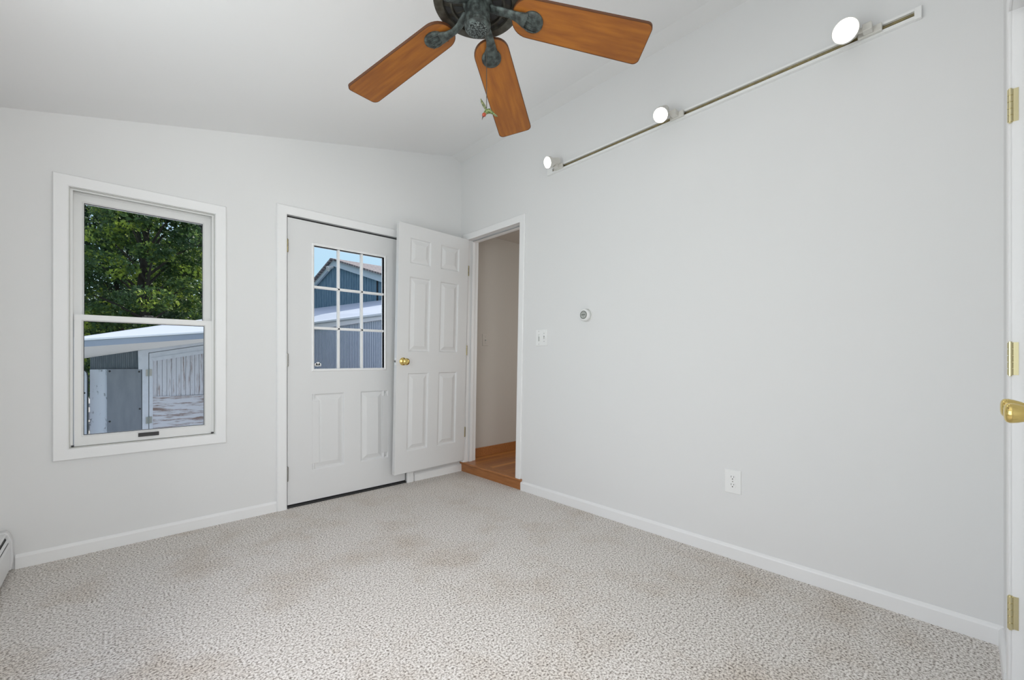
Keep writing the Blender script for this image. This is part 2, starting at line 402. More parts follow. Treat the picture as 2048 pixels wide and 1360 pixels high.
# doorway trim: casing, jamb lining, stops (all follow the lean)
def MD(u, v, d): return (-d, u+SH(v), v)
dt = struct(empty('trim_3', (0, -.43, ZH)))
b = bm_(); frame(b, MD, HR, HL, .088, HZ-.005, [(0, 0), (0, .012), (.008, .016), (.052, .016), (.058, .010), (.058, 0)], open_bottom=True)
for v in b.verts:                                         # the leg in the corner is cut narrow
    if v.co.y > -.006: v.co.y = -.004
obj('casing', b, M_trim, dt)
b = bm_(); frame(b, MD, HR+.004, HL-.004, ZH+.001, HZ-.006, [(0, 0), (0, -.12), (.012, -.12), (.012, 0)], open_bottom=True); obj('jamb', b, M_trim, dt)
b = bm_(); frame(b, MD, HR+.016, HL-.016, ZH+.001, HZ-.018, [(0, -.040), (0, -.075), (.0125, -.075), (.0125, -.040)], open_bottom=True); obj('stop', b, M_trim, dt)

# ------------------------------------------------------------------ doors
def panel_leaf(bm, M, W, H, T, cols, rows, z0=0, u0=0, hole=None):
    """slab with raised panels on the face; cols/rows lists of (lo,hi); hole=(u0,u1,v0,v1)"""
    us = sorted({0, W, *[c for p in cols for c in p], *((hole[:2]) if hole else ())})
    vs = sorted({0, H, *[c for p in rows for c in p], *((hole[2:]) if hole else ())})
    def P(u, v, d): return M(u0+u, z0+v, d)
    for i in range(len(us)-1):
        for j in range(len(vs)-1):
            a, b_, c, d_ = us[i], us[i+1], vs[j], vs[j+1]
            um, vm = (a+b_)/2, (c+d_)/2
            if hole and hole[0] < um < hole[1] and hole[2] < vm < hole[3]: continue
            face(bm, [P(a, c, -T), P(b_, c, -T), P(b_, d_, -T), P(a, d_, -T)])
            inp = any(p[0] < um < p[1] for p in cols) and any(p[0] < vm < p[1] for p in rows)
            if not inp: face(bm, [P(a, c, 0), P(b_, c, 0), P(b_, d_, 0), P(a, d_, 0)]); continue
            lp = [(0, 0), (.004, -.002), (.010, -.011), (.020, -.011), (.046, -.002), (.050, -.0005)]
            L = [[(a+o, c+o), (b_-o, c+o), (b_-o, d_-o), (a+o, d_-o)] for o, _ in lp]
            for k in range(len(lp)-1):
                for q in range(4):
                    r = (q+1) % 4
                    face(bm, [P(*L[k][q], lp[k][1]), P(*L[k][r], lp[k][1]), P(*L[k+1][r], lp[k+1][1]), P(*L[k+1][q], lp[k+1][1])])
            face(bm, [P(*x, lp[-1][1]) for x in L[-1]])
    for (a, c, a2, c2) in ((0, 0, W, 0), (W, 0, W, H), (W, H, 0, H), (0, H, 0, 0)):
        face(bm, [P(a, c, 0), P(a2, c2, 0), P(a2, c2, -T), P(a, c, -T)])
    if hole:
        h0, h1, g0, g1 = hole
        for (a, c, a2, c2) in ((h0, g0, h1, g0), (h1, g0, h1, g1), (h1, g1, h0, g1), (h0, g1, h0, g0)):
            face(bm, [P(a, c, 0), P(a2, c2, 0), P(a2, c2, -T), P(a, c, -T)])
def hinge(M, u, v, parent, m, h=.089, r=.0065, d=.006, plate=0, pm=None):
    b = bm_()
    for k in range(5):
        lathe(b, M(u, v-h/2+k*h/5+.0006, d), (0, 0, 1), [(0, 0), (r, 0), (r, h/5-.0020), (0, h/5-.0020)], 12, cap=False)
    lathe(b, M(u, v-h/2-.003, d), (0, 0, 1), [(0, 0), (r*.62, .0), (r*.62, h+.005), (0, h+.005)], 10, cap=False)
    if plate: mbox(b, M, u+plate*.001, u+plate*.0035, v-h/2, v+h/2, -.0135, d)
    return obj('hinge', b, m, parent, smooth=True)
def knob(M, u, v, parent, egg=False, m=None):
    b = bm_(); p0 = Vector(M(u, v, 0)); ax = Vector(M(u, v, 1))-p0
    if egg: prof = [(0, 0), (.030, 0), (.029, .004), (.018, .007), (.0115, .010), (.0115, .015), (.0135, .021), (.0175, .030), (.0205, .039), (.0222, .047), (.0222, .052), (.0205, .0560), (.016, .0590), (.009, .0603), (0, .0605)]
    else: prof = [(0, 0), (.032, 0), (.031, .005), (.024, .010), (.014, .014), (.012, .028), (.017, .034), (.025, .042), (.028, .050), (.0265, .058), (.020, .0625), (.013, .064), (.011, .0615), (0, .0615)]
    lathe(b, p0, ax, prof, 32, cap=False)
    return obj('knob', b, m or M_brass, parent, smooth=True)

# door_1: outside door with nine-pane glass
d1 = struct(empty('door_1', (-1.04, 0, 0)))
b = bm_(); frame(b, ML, -1.505, -.573, 0, 2.062, [(0, 0), (0, .014), (.010, .018), (.056, .018), (.064, .010), (.064, 0)], open_bottom=True); obj('casing', b, M_trim, d1)
b = bm_(); frame(b, ML, -1.5035, -.574, 0, 2.0605, [(0, 0), (0, -.15), (.0085, -.15), (.0085, 0)], open_bottom=True); obj('jamb', b, M_trim, d1)
b = bm_(); frame(b, ML, -1.500, -.578, .012, 2.054, [(-.012, -.050), (-.012, -.060), (.004, -.060), (.004, -.012), (0, -.012), (0, -.050)], open_bottom=True); obj('weather_seal', b, M_seal, d1)
DT = .006   # leaf face set back
LX0, LW_, LZ0, LH = -1.4965, .914, .022, 2.026
def MLd(u, v, d): return (LX0+u, DT-d, LZ0+v)
gx0, gx1, gz0, gz1 = -1.318-LX0, -.773-LX0, .978-LZ0, 1.880-LZ0
b = bm_(); panel_leaf(b, MLd, LW_, LH, .044, [(-1.332-LX0, -1.095-LX0), (-.969-LX0, -.737-LX0)], [(.240-LZ0, .795-LZ0)], hole=(gx0, gx1, gz0, gz1)); obj('leaf', b, M_door, d1)
b = bm_(); frame(b, MLd, gx0, gx1, gz0, gz1, [(0, -.030), (0, .002), (.004, .006), (.010, .009), (.016, .007), (.019, .003), (.0205, 0)]); obj('glass_frame', b, M_trim, d1)
b = bm_(); n3 = (gx1-gx0)/3; v3 = (gz1-gz0)/3; mw = .0095
def bar(b, horizontal, c):
    for (w, d0, d1_) in ((mw, -.030, -.012), (mw*.6, -.012, -.004)):
        if horizontal: mbox(b, MLd, gx0, gx1, c-w, c+w, d0, d1_)
        else: mbox(b, MLd, c-w, c+w, gz0, gz1, d0, d1_)
for k in (1, 2): bar(b, False, gx0+n3*k); bar(b, True, gz0+v3*k)
obj('muntin', b, M_trim, d1)
b = bm_(); mbox(b, MLd, gx0-.004, gx1+.004, gz0-.004, gz1+.004, -.024, -.021); obj('pane', b, M_glass, d1)
b = bm_()
for (cx_, cz_, r_) in ((.020, .030, .012), (.034, .036, .014), (.047, .030, .011)): lathe(b, MLd(gx0+cx_, gz0+cz_, -.0205), (0, -1, 0), [(0, 0), (r_, 0), (r_, .0006), (0, .0006)], 16, cap=False)
mbox(b, MLd, gx0+.012, gx0+.056, gz0+.018, gz0+.032, -.0205, -.0199)
tag(obj('sticker', b, M_plate, d1), 'small pale cloud-shaped sticker in the corner of the glass')
for z, h_ in ((1.845, .089), (1.043, .089), (.244, .10)): hinge(ML, -1.5005, z, d1, M_brassd if z > 1.5 else M_steel, h=h_, d=.008)
b = bm_(); mbox(b, ML, -1.5, -.578, .001, .014, -.07, .004); tag(obj('threshold', b, M_seal, d1), 'dark threshold strip')

# door_2: six-panel door standing open against the outside door
LB = Vector((-.019, -.064, .113)); yw, tl = -.061, .036
Lu = Vector((-math.cos(yw), math.sin(yw), 0)); Ln = Vector((-math.sin(yw), -math.cos(yw), 0)); Lt = Ln*math.sin(tl)+Vector((0, 0, math.cos(tl))); Lf = Ln*math.cos(tl)-Vector((0, 0, math.sin(tl)))
def M2(u, v, d): return tuple(LB+Lu*u+Lt*v+Lf*d)
d2 = struct(empty('door_2', LB))
b = bm_(); panel_leaf(b, M2, .722, 2.03, .035, [(.104, .308), (.410, .615)], [(.178, .822), (.995, 1.612), (1.718, 1.928)]); obj('leaf', b, M_door, d2)
knob(M2, .664, .918, d2)
def M2b(u, v, d): return M2(u, v, -.035-d)
knob(M2b, .664, .918, d2)
b = bm_(); p = M2(.7222, .918, -.0175)
mbox(b, lambda u, v, d: M2(.722+d, v, -.0175+u), -.0115, .0115, .89, .946, 0, .0008); obj('latch_plate', b, M_trim, d2)
b = bm_(); mbox(b, lambda u, v, d: M2(.722+d, v, -.0175+u), -.006, .006, .910, .926, 0, .009); tag(obj('latch', b, M_steel, d2), 'dark steel latch bolt')
for v in (1.749, 1.019, .262): hinge(lambda u, w, d: M2(u, w, d), -.007, v, d2, M_brassd, d=-.002)

# closet doors on the south wall
b = bm_(); frame(b, MS, CX1+.005, CX0-.005, 0, CZ-.005, [(0, 0), (0, .006), (.008, .008), (.054, .008), (.062, .005), (.062, 0)], open_bottom=True)
ct = struct(empty('trim_4', ((CX0+CX1)/2, YS, 0))); obj('casing', b, M_trim, ct)
b = bm_(); frame(b, MS, CX1+.008, CX0-.008, 0, CZ-.008, [(0, 0), (0, -.10), (.0078, -.10), (.0078, 0)], open_bottom=True); obj('jamb', b, M_trim, ct)
SX0 = CX0-.011; SW = (CX0-CX1-.022-.003)/2
for i in range(2):
    dd = struct(empty('door_%d' % (3+i), (SX0-SW*(i+.5), YS-.03, .012)))
    x1 = SX0-i*(SW+.003); 
    def MC(u, v, d, x1=x1): return (x1-u, YS-.025+d, .012+v)
    b = bm_(); panel_leaf(b, MC, SW, 2.065, .035, [(.10, SW-.10)], [(.18, .82), (1.0, 1.62), (1.74, 1.94)]); obj('leaf', b, M_door, dd)
    knob(MC, SW-.073 if i == 0 else .073, .918, dd, egg=True)
    for z in (.291, 1.051, 1.809):
        if i == 0: hinge(MS, CX0-.0105, z, dd, M_hbrass, h=.098, r=.0062, d=.003, plate=1)
        else: hinge(MS, CX1+.0105, z, dd, M_hbrass, h=.098, r=.0062, d=.003, plate=-1)

# ------------------------------------------------------------------ window_1
w1 = struct(empty('window_1', (-2.24, 0, .507)))
b = bm_(); frame(b, ML, -2.560, -1.919, .574, 1.966, [(0, -.004), (0, .014), (.006, .017), (.055, .017), (.059, .012), (.059, 0)]); obj('casing', b, M_trim, w1)
b = bm_(); frame(b, ML, -2.556, -1.923, .578, 1.962, [(0, -.15), (0, .0), (.0055, .0), (.0055, -.15)]); obj('frame', b, M_liner, w1)
b = bm_()
for (x0, x1) in ((-2.556, -2.546), (-1.933, -1.923)):
    for dd_ in (-.012, -.060, -.105): mbox(b, ML, x0, x1, .578, 1.962, dd_-.006, dd_)
mbox(b, ML, -2.546, -1.933, 1.950, 1.962, -.066, -.060); mbox(b, ML, -2.546, -1.933, 1.954, 1.962, -.018, -.012)
obj('track', b, M_vinyl, w1)
def sash(x0, x1, z0, z1, y0, y1, gx0, gx1, gz0, gz1, name):
    M = lambda u, v, d: (u, d, v)
    b = bm_(); loops = []
    o_ = [(x0, x1, z0, z1, y1), (x0, x1, z0, z1, y0), (gx0-.007, gx1+.007, gz0-.007, gz1+.007, y0), (gx0-.005, gx1+.005, gz0-.005, gz1+.005, y0-.002), (gx0, gx1, gz0, gz1, y0+.004), (gx0, gx1, gz0, gz1, y1)]
    for (a, c, e, f, y) in o_: loops.append([b.verts.new(p) for p in ((a, y, e), (c, y, e), (c, y, f), (a, y, f))])
    for i in range(len(loops)):
        p, q = loops[i], loops[(i+1) % len(loops)]
        for k in range(4): b.faces.new([p[k], p[(k+1) % 4], q[(k+1) % 4], q[k]])
    s = obj(name, b, M_vinyl, w1)
    b = bm_(); box(b, gx0-.003, gx1+.003, (y0+y1)/2, (y0+y1)/2+.004, gz0-.003, gz1+.003); obj('pane', b, M_glass, s)
    b = bm_()
    M_ = lambda u, v, d: (u, y0+.005-d, v)
    frame(b, M_, gx0, gx1, gz0, gz1, [(-.0025, -.006), (-.0025, 0), (.0, 0), (.0, -.006)]); obj('gasket', b, M_seal, s)
    return s
us = sash(-2.546, -1.933, 1.262, 1.950, .066, .100, -2.506, -1.973, 1.284, 1.909, 'upper_sash')
ls = sash(-2.541, -1.922, .580, 1.291, .018, .056, -2.506, -1.971, .636, 1.256, 'lower_sash')
b = bm_(); box(b, -2.283, -2.191, .010, .019, .600, .622); box(b, -2.283, -2.191, .004, .012, .617, .622)
tag(obj('handle', b, M_black, ls, bevel=.0015), 'black plastic finger pull')
b = bm_(); box(b, -2.265, -2.20, .030, .055, 1.291, 1.298); lathe(b, (-2.235, .042, 1.297), (0, 0, 1), [(0, 0), (.012, 0), (.012, .006), (0, .006)], 16, cap=False); box(b, -2.255, -2.215, .036, .044, 1.300, 1.306)
tag(obj('lock', b, M_black, ls), 'black sash lock')
b = bm_(); box(b, -2.552, -2.542, .004, .016, .5785, .588); box(b, -1.937, -1.925, .004, .016, .5785, .588); tag(obj('balance_shoe', b, M_black, w1), 'black corner clips at the sill')

# ------------------------------------------------------------------ ceiling fan
FC = Vector((-1.453, -2.085, 2.261)); TH = 1.846; PIT = -.166
TILT = Matrix.Rotation(.035, 4, 'Y') @ Matrix.Rotation(-.043, 4, 'X')      # the fan hangs slightly out of level
FT = Matrix.Translation(FC) @ TILT @ Matrix.Translation(-FC)
fan = empty('ceiling_fan', (FC.x, FC.y, ceil_z(FC.x)), 'ceiling fan with cherry wood blades and mottled dark bronze motor, on the sloped ceiling', 'ceiling fan')
zc = ceil_z(FC.x)
b = bm_(); lathe(b, (FC.x, FC.y, zc+.03), (0, 0, -1), [(0, 0), (.075, 0), (.078, .04), (.06, .085), (.03, .11), (.016, .115), (0, .115)], 32, cap=False); obj('canopy', b, M_bronze, fan, smooth=True)
b = bm_(); tube(b, [(FC.x, FC.y, zc-.05), (FC.x, FC.y, FC.z+.15)], .0125, 16); obj('downrod', b, M_bronze, fan, smooth=True)
zb = FC.z
b = bm_()
lathe(b, (FC.x, FC.y, zb), (0, 0, 1), [(0, .030), (.088, .030), (.090, .022), (.096, .022), (.098, .034), (.118, .036), (.121, .026), (.146, .026), (.153, .030), (.154, .045), (.142, .060), (.132, .105), (.10, .145), (.05, .165), (.02, .175), (.018, .215), (0, .215)], 64, cap=False)
b.transform(FT); obj('motor_housing', b, M_bronze2, fan, smooth=True)
b = bm_()
for k in range(15):                                   # scrolled vents in the underside ring
    a = 2*math.pi*k/15
    for (r0, r1, w0, w1_) in ((.055, .085, .12, .16), (.1, .117, .13, .13)):
        pts = [(r0, a-w0), (r1, a-w1_+.05), (r1, a+w1_+.05), (r0, a+w0)]
        hexa(b, [(FC.x+r*math.cos(q), FC.y+r*math.sin(q), zb+(.0285 if r0 < .09 else .0335)) for r, q in pts], [(FC.x+r*math.cos(q), FC.y+r*math.sin(q), zb+.040) for r, q in pts])
b.transform(FT); obj('vent', b, M_slot, fan)
b = bm_(); lathe(b, (FC.x, FC.y, zb+.035), (0, 0, -1), [(0, 0), (.052, 0), (.052, .012), (.043, .018), (.043, .080), (.046, .084), (.045, .094), (.036, .101), (0, .101)], 40, cap=False); b.transform(FT); obj('switch_housing', b, M_bronze, fan, smooth=True)
b = bm_(); lathe(b, (FC.x, FC.y, zb-.066), (0, 0, -1), [(0, 0), (.035, 0), (.034, .003), (.025, .0055), (0, .0065)], 32, cap=False)
M_capm = mat('pitted_cap', (.02, .022, .022), .5, metal=.5, noise=(240, (.22, .26, .25), .45, .62, (1, 1, 1)), bump=(240, 1, .003))
b.transform(FT); obj('end_cap', b, M_capm, fan, smooth=True)
def blade_bm():
    b = bm_(); r0, r1 = .122, .61; pts = []
    hw = lambda r: .068+(.0785-.068)*(r-r0)/(r1-r0)
    # rounded root
    rr = .062
    for k in range(9):
        a = R(180-90*k/8); pts.append((r0+rr+rr*math.cos(a)*1.0, hw(r0+rr)*math.sin(a)**.9 if math.sin(a) > 0 else 0))
    rc = .022
    for k in range(7):
        a = R(90-90*k/6); pts.append((r1-rc+rc*math.cos(a), hw(r1)-rc+rc*math.sin(a)))
    full = pts+[(x, -y) for x, y in reversed(pts) if y > 1e-6]
    T = .0045
    top = [b.verts.new((x, y, T)) for x, y in full]; bot = [b.verts.new((x, y, -T)) for x, y in full]
    b.faces.new(top); b.faces.new(bot[::-1])
    for i in range(len(full)):
        f = b.faces.new([top[i], bot[i], bot[(i+1) % len(full)], top[(i+1) % len(full)]]); f.material_index = 1
    # thin dark line round the underside
    ins = [b.verts.new((x*1.0, y, -T-.0004)) for x, y in full]
    cx_ = (r0+r1)/2
    inn = [b.verts.new((cx_+(x-cx_)*.991, y*.965, -T-.0004)) for x, y in full]
    for i in range(len(full)):
        j = (i+1) % len(full)
        f = b.faces.new([ins[i], ins[j], inn[j], inn[i]]); f.material_index = 1
    return b
bl0 = None
for k in range(5):
    a = TH-R(72)*k
    b = blade_bm(); bl = obj('blade', b, [M_blade, M_bladeedge], fan, local=True, weld=False)
    mr = Matrix.Translation(Vector((0, 0, FC.z-zc))) @ TILT @ Matrix.Translation(Vector((0, 0, .122*.165))) @ Matrix.Rotation(a, 4, 'Z') @ Matrix.Rotation(.166, 4, 'Y') @ Matrix.Rotation(PIT, 4, 'X')
    bl.matrix_local = mr
    # blade iron: curved arm flaring into a grooved round foot under the blade
    b = bm_()
    path = [(.048, 0, .004), (.070, -.004, -.004), (.092, -.009, -.010), (.118, -.010, -.0135), (.145, -.006, -.0140), (.172, .001, -.0125)]
    rad = [.015, .016, .015, .015, .019, .028]
    tube(b, path, rad, 14, flat=(Vector((0, 0, 1)), .45))
    lathe(b, (.197, .006, -.0045), (0, 0, -1), [(0, 0), (.0385, 0), (.038, .005), (.033, .0095), (.018, .012), (0, .0125)], 30, cap=False)
    for g in range(4):
        gp = []
        for q in range(7):
            t_ = q/6; x_ = .150+.068*t_+.002*g; y_ = .006+.026-.0165*g-.020*(1-t_)**2*(1 if g < 3 else .4)+.004*math.sin(3*t_)
            e = min(1, max(0, 1-(((x_-.197)/.0385)**2+((y_-.006)/.0385)**2)))
            gp.append((x_, y_, -.0150-.0028*e if x_ > .165 else -.0185))
        tube(b, gp, [.0006, .0016, .0020, .0021, .0020, .0016, .0006], 6)
    ir = obj('blade_iron', b, M_bronze, fan, smooth=True, local=True)
    ir.matrix_local = mr
    ir.parent = fan
b = bm_(); cpx = FC+Vector((.7317, -.6816, 0))*.0315+Vector((0, 0, 0))
ZBIRD = 1.922
tube(b, [(cpx.x-.006, cpx.y+.006, zb-.03), (cpx.x, cpx.y, zb-.036), (cpx.x, cpx.y, ZBIRD+.004)], .0011, 6)
z = zb-.04
while z > ZBIRD+.006:
    bmesh.ops.create_icosphere(b, subdivisions=1, radius=.0018, matrix=Matrix.Translation((cpx.x, cpx.y, z))); z -= .0048
obj('pull_chain', b, M_chain, fan, smooth=True)
# hummingbird ornament on the chain
bird = empty('hummingbird_ornament', (cpx.x, cpx.y, ZBIRD), 'small green and red hummingbird ornament hanging from the fan pull chain', 'ornament')
RX = Vector((.7317, -.6816, 0)); TO = Vector((-.6816, -.7317, 0)); BP = Vector((cpx.x, cpx.y, ZBIRD))
def PB(x, y, d=0): return BP+RX*x+Vector((0, 0, y))+TO*d     # metres right / up / toward the room
k_ = 1.45/849
def px(x, y, d=0): return PB((x-969)*k_, (214-y)*k_, d)
b = bm_(); tube(b, [px(965.5, 226, .004), px(967, 222, .003), px(970, 219, .001), px(974, 218, 0), px(978, 219, -.002), px(982, 221, -.004), px(986, 223.5, -.006)], [.0050, .0068, .0082, .0080, .0060, .0042, .0026], 14); obj('body', b, M_green, bird, smooth=True)
b = bm_(); tube(b, [px(967, 224, .004), px(965, 226, .0045), px(963.2, 228, .005), px(961.6, 230.2, .005)], [.0040, .0066, .0066, .0034], 14); obj('head', b, M_red, bird, smooth=True)
b = bm_(); tube(b, [px(962.4, 230, .005), px(961, 234, .006), px(960, 238, .007)], [.0026, .0013, .0005], 8); obj('beak', b, M_beak, bird, smooth=True)
for (p0, p1, p2, p3, r_, dd_) in (((970, 219), (964, 209), (960, 203), (957.6, 197), .0052, .010), ((971, 217), (973.5, 213), (975, 210.5), (976.3, 207.5), .0030, -.010)):
    b = bm_(); tube(b, [px(*p0, 0), px(*p1, dd_*.6), px(*p2, dd_), px(*p3, dd_*1.3)], [r_*.6, r_, r_*.85, r_*.2], 10, flat=(TO, .3)); obj('wing', b, M_wing, bird, smooth=True)
b = bm_(); tube(b, [px(984, 222.5, -.005), px(988, 225, -.006), px(991, 227, -.007)], [.0030, .0042, .0012], 8, flat=(TO, .4)); obj('tail', b, M_wing, bird, smooth=True)

# ------------------------------------------------------------------ track lighting on the right wall
ZR = 2.443
tr_ = empty('track_rail', (0, -2.115, ZR), 'long white wall-mounted lighting track with a brass-coloured channel, high on the right wall', 'light track')
b = bm_()
prof = [(-.022, 0), (-.022, .019), (-.0085, .019), (-.0085, .007), (.0115, .007), (.0115, .019), (.022, .019), (.022, 0)]
hexa(b, [MR(-1.112, ZR+z, d) for z, d in prof[:4]+[(-.0085, 0)]], [MR(-3.12, ZR+z, d) for z, d in prof[:4]+[(-.0085, 0)]])
hexa(b, [MR(-1.112, ZR+z, d) for z, d in prof[5:]+[(.0115, 0)]], [MR(-3.12, ZR+z, d) for z, d in prof[5:]+[(.0115, 0)]])
obj('rail', b, M_plate, tr_)
b = bm_(); mbox(b, MR, -3.11, -1.13, ZR-.0085, ZR+.0115, 0, .006); mbox(b, MR, -3.11, -1.13, ZR-.001, ZR+.0015, .006, .012); tag(obj('channel', b, M_brassd, tr_), 'brass-toned conductor channel')
for y0, y1 in ((-1.107, -1.16), (-3.126, -3.104)):
    b = bm_(); mbox(b, MR, y0, y1, ZR-.0235, ZR+.0235, 0, .0205); obj('end_cap', b, M_plate, tr_, bevel=.002)
def spot(loc_y, disc, d, r, label):
    """adapter on the rail, arm, lamp can, bulb"""
    d = Vector(d).normalized(); disc = Vector(disc)
    s = empty('track_spotlight', (-.02, loc_y, ZR), label, 'spotlight', 'spotlights on the wall track')
    b = bm_(); mbox(b, MR, loc_y-.042, loc_y+.038, ZR-.016, ZR+.016, .0195, .036); mbox(b, MR, loc_y-.014, loc_y+.018, ZR-.012, ZR+.020, .036, .072); obj('adapter', b, M_lamp, s, bevel=.003)
    back = disc-d*.108
    b = bm_(); p0 = Vector((-.055, loc_y+.004, ZR)); p1 = back+d*.028
    side = (p1-p0); mid = p0+side*.5+Vector((-.006, 0, -.004))
    tube(b, [p0, mid, p1], [.011, .0105, .010], 10); obj('bracket', b, M_lamp, s, smooth=True)
    b = bm_()
    lathe(b, back, d, [(0, .0), (r*.48, 0), (r*.62, .006), (r*.64, .050), (r*.72, .060), (r*.98, .080), (r, .108), (r*.95, .108), (r*.88, .093), (0, .092)], 36, cap=False)
    obj('housing', b, M_lamp, s, smooth=True)
    b = bm_(); lathe(b, disc-d*.013, d, [(0, 0), (r*.86, 0), (r*.86, .004), (r*.5, .007), (0, .008)], 30, cap=False); obj('bulb', b, M_bulb, s, smooth=True)
    l = bpy.data.lights.new('spot_beam', 'SPOT'); l.energy = 5; l.color = (1, .93, .82); l.spot_size = R(95); l.spot_blend = .9; l.shadow_soft_size = .03
    lo = bpy.data.objects.new('spot_beam', l); COL.objects.link(lo); lo.location = disc+d*.012; lo.rotation_euler = d.to_track_quat('-Z', 'Y').to_euler()
spot(-1.225, (-.135, -1.215, 2.446), (-.926, .18, -.33), .040, 'white track spotlight at the far end of the track, farthest from the closet doors')
spot(-2.115, (-.135, -2.072, 2.422), (-.74, -.13, -.65), .041, 'white track spotlight in the middle of the track')
spot(-2.965, (-.130, -2.900, 2.432), (-.95, -.03, -.37), .047, 'largest-looking white track spotlight, at the near end of the track above the closet side')

# ------------------------------------------------------------------ wall fittings
th = empty('thermostat', (0, -1.46, 1.352), 'round white dial thermostat on the right wall, above and right of the switches', 'thermostat')
b = bm_(); lathe(b, (0, -1.46, 1.352), (-1, 0, 0), [(0, 0), (.046, 0), (.046, .006), (.041, .010), (0, .010)], 40, cap=False); obj('base', b, M_plate, th, smooth=True)
b = bm_(); lathe(b, (-.011, -1.46, 1.352), (-1, 0, 0), [(0, 0), (.041, 0), (.0405, .020), (.036, .026), (.030, .027), (0, .027)], 40, cap=False); obj('dial', b, M_plate, th, smooth=True)
b = bm_(); lathe(b, (-.0085, -1.46, 1.352), (-1, 0, 0), [(0, 0), (.0435, 0), (.0435, .0035), (0, .0035)], 40, cap=False); obj('ring', b, M_thermo2, th, smooth=True)
b = bm_(); lathe(b, (-.0375, -1.46, 1.352), (-1, 0, 0), [(0, 0), (.029, 0), (.028, .002), (0, .002)], 32, cap=False); fcx = obj('face', b, M_thermo2, th); tag(fcx, 'grey face of the dial')
b = bm_(); lathe(b, (-.0394, -1.46, 1.352), (-1, 0, 0), [(.0225, 0), (.0285, 0), (.0285, .0008), (.0225, .0008)], 32, cap=False); mbox(b, MR, -1.474, -1.444, 1.348, 1.358, .039, .0405); mbox(b, MR, -1.478, -1.442, 1.366, 1.368, .039, .0405); mbox(b, MR, -1.461, -1.459, 1.332, 1.345, .039, .0405); obj('pointer', b, M_thermo, fcx)

def plate(b, M, u, v, w, h):
    prof = [(0, 0), (0, .0040), (-.0025, .0062)]
    L = [[(u-w/2-o, v-h/2-o), (u+w/2+o, v-h/2-o), (u+w/2+o, v+h/2+o), (u-w/2-o, v+h/2+o)] for o, _ in prof]
    for k in range(2):
        for q in range(4):
            r = (q+1) % 4; face(b, [M(*L[k][q], prof[k][1]), M(*L[k][r], prof[k][1]), M(*L[k+1][r], prof[k+1][1]), M(*L[k+1][q], prof[k+1][1])])
    face(b, [M(*x, .0062) for x in L[2]])
    face(b, [M(*x, 0) for x in L[0]])
def screws(M, pts, parent):
    for (u, v) in pts:
        b = bm_(); ax = Vector(M(u, v, 1))-Vector(M(u, v, 0)); lathe(b, M(u, v, .005), ax, [(0, 0), (.0032, 0), (.0028, .0016), (0, .0018)], 10, cap=False); obj('screw', b, M_steel, parent)
sw_ = empty('light_switch', (0, -1.036, 1.213), 'white double switch plate with dimmer slider and toggle, on the right wall beside the doorway', 'light switch')
b = bm_(); plate(b, MR, -1.036, 1.213, .116, .124); obj('plate', b, M_plate, sw_)
b = bm_(); mbox(b, MR, -1.025, -.993, 1.178, 1.250, .0055, .009); o2 = obj('dimmer', b, M_plate, sw_, bevel=.001)
b = bm_(); mbox(b, MR, -1.019, -1.008, 1.186, 1.236, .009, .0096); obj('slot', b, M_thermo2, o2)
b = bm_(); mbox(b, MR, -1.020, -1.007, 1.222, 1.232, .009, .017); obj('slider', b, M_plate, o2)
b = bm_(); mbox(b, MR, -1.068, -1.060, 1.202, 1.226, .0055, .0062); tg = obj('toggle_slot', b, M_thermo2, sw_)
b = bm_(); prism(b, lambda u, v, d: (-u, d, v), [(.0055, 1.207), (.0055, 1.219), (.018, 1.206), (.017, 1.201)], -1.0605, -1.0675); obj('toggle', b, M_plate, sw_)
screws(MR, [(-1.064, 1.244), (-1.064, 1.184), (-1.010, 1.262), (-1.010, 1.164)], sw_)
MH = lambda u, v, d: (u, .03-d, v)
sh_ = empty('light_switch', (.313, .03, 1.239), 'ivory single toggle switch on the dim hallway wall through the doorway', 'light switch')
b = bm_(); plate(b, MH, .313, 1.239, .070, .115); obj('plate', b, M_hallwall, sh_)
b = bm_(); prism(b, lambda u, v, d: (d, .03-u, v), [(.0055, 1.234), (.0055, 1.246), (.018, 1.233), (.017, 1.228)], .309, .317); obj('toggle', b, M_thermo2, sh_)
screws(MH, [(.313, 1.269), (.313, 1.209)], sh_)
ou = empty('wall_outlet', (0, -2.409, .405), 'white duplex power outlet low on the right wall', 'outlet')
b = bm_(); plate(b, MR, -2.409, .405, .082, .122); obj('plate', b, M_plate, ou)
for zc_ in (.426, .386):
    b = bm_(); lathe(b, MR(-2.409, zc_, .0055), (-1, 0, 0), [(0, 0), (.0172, 0), (.0168, .0025), (0, .0025)], 28, cap=False)
    for v in b.verts: v.co.z = min(max(v.co.z, zc_-.0145), zc_+.0145)
    rc_ = obj('receptacle', b, M_plate, ou)
    b = bm_(); mbox(b, MR, -2.4035, -2.4015, zc_+.001, zc_+.010, .0079, .0086); mbox(b, MR, -2.4165, -2.4145, zc_+.002, zc_+.009, .0079, .0086); lathe(b, MR(-2.409, zc_-.0065, .0079), (-1, 0, 0), [(0, 0), (.0028, 0), (.0028, .0005), (0, .0005)], 12, cap=False); obj('slot', b, M_slot, rc_)
screws(MR, [(-2.409, .406)], ou)

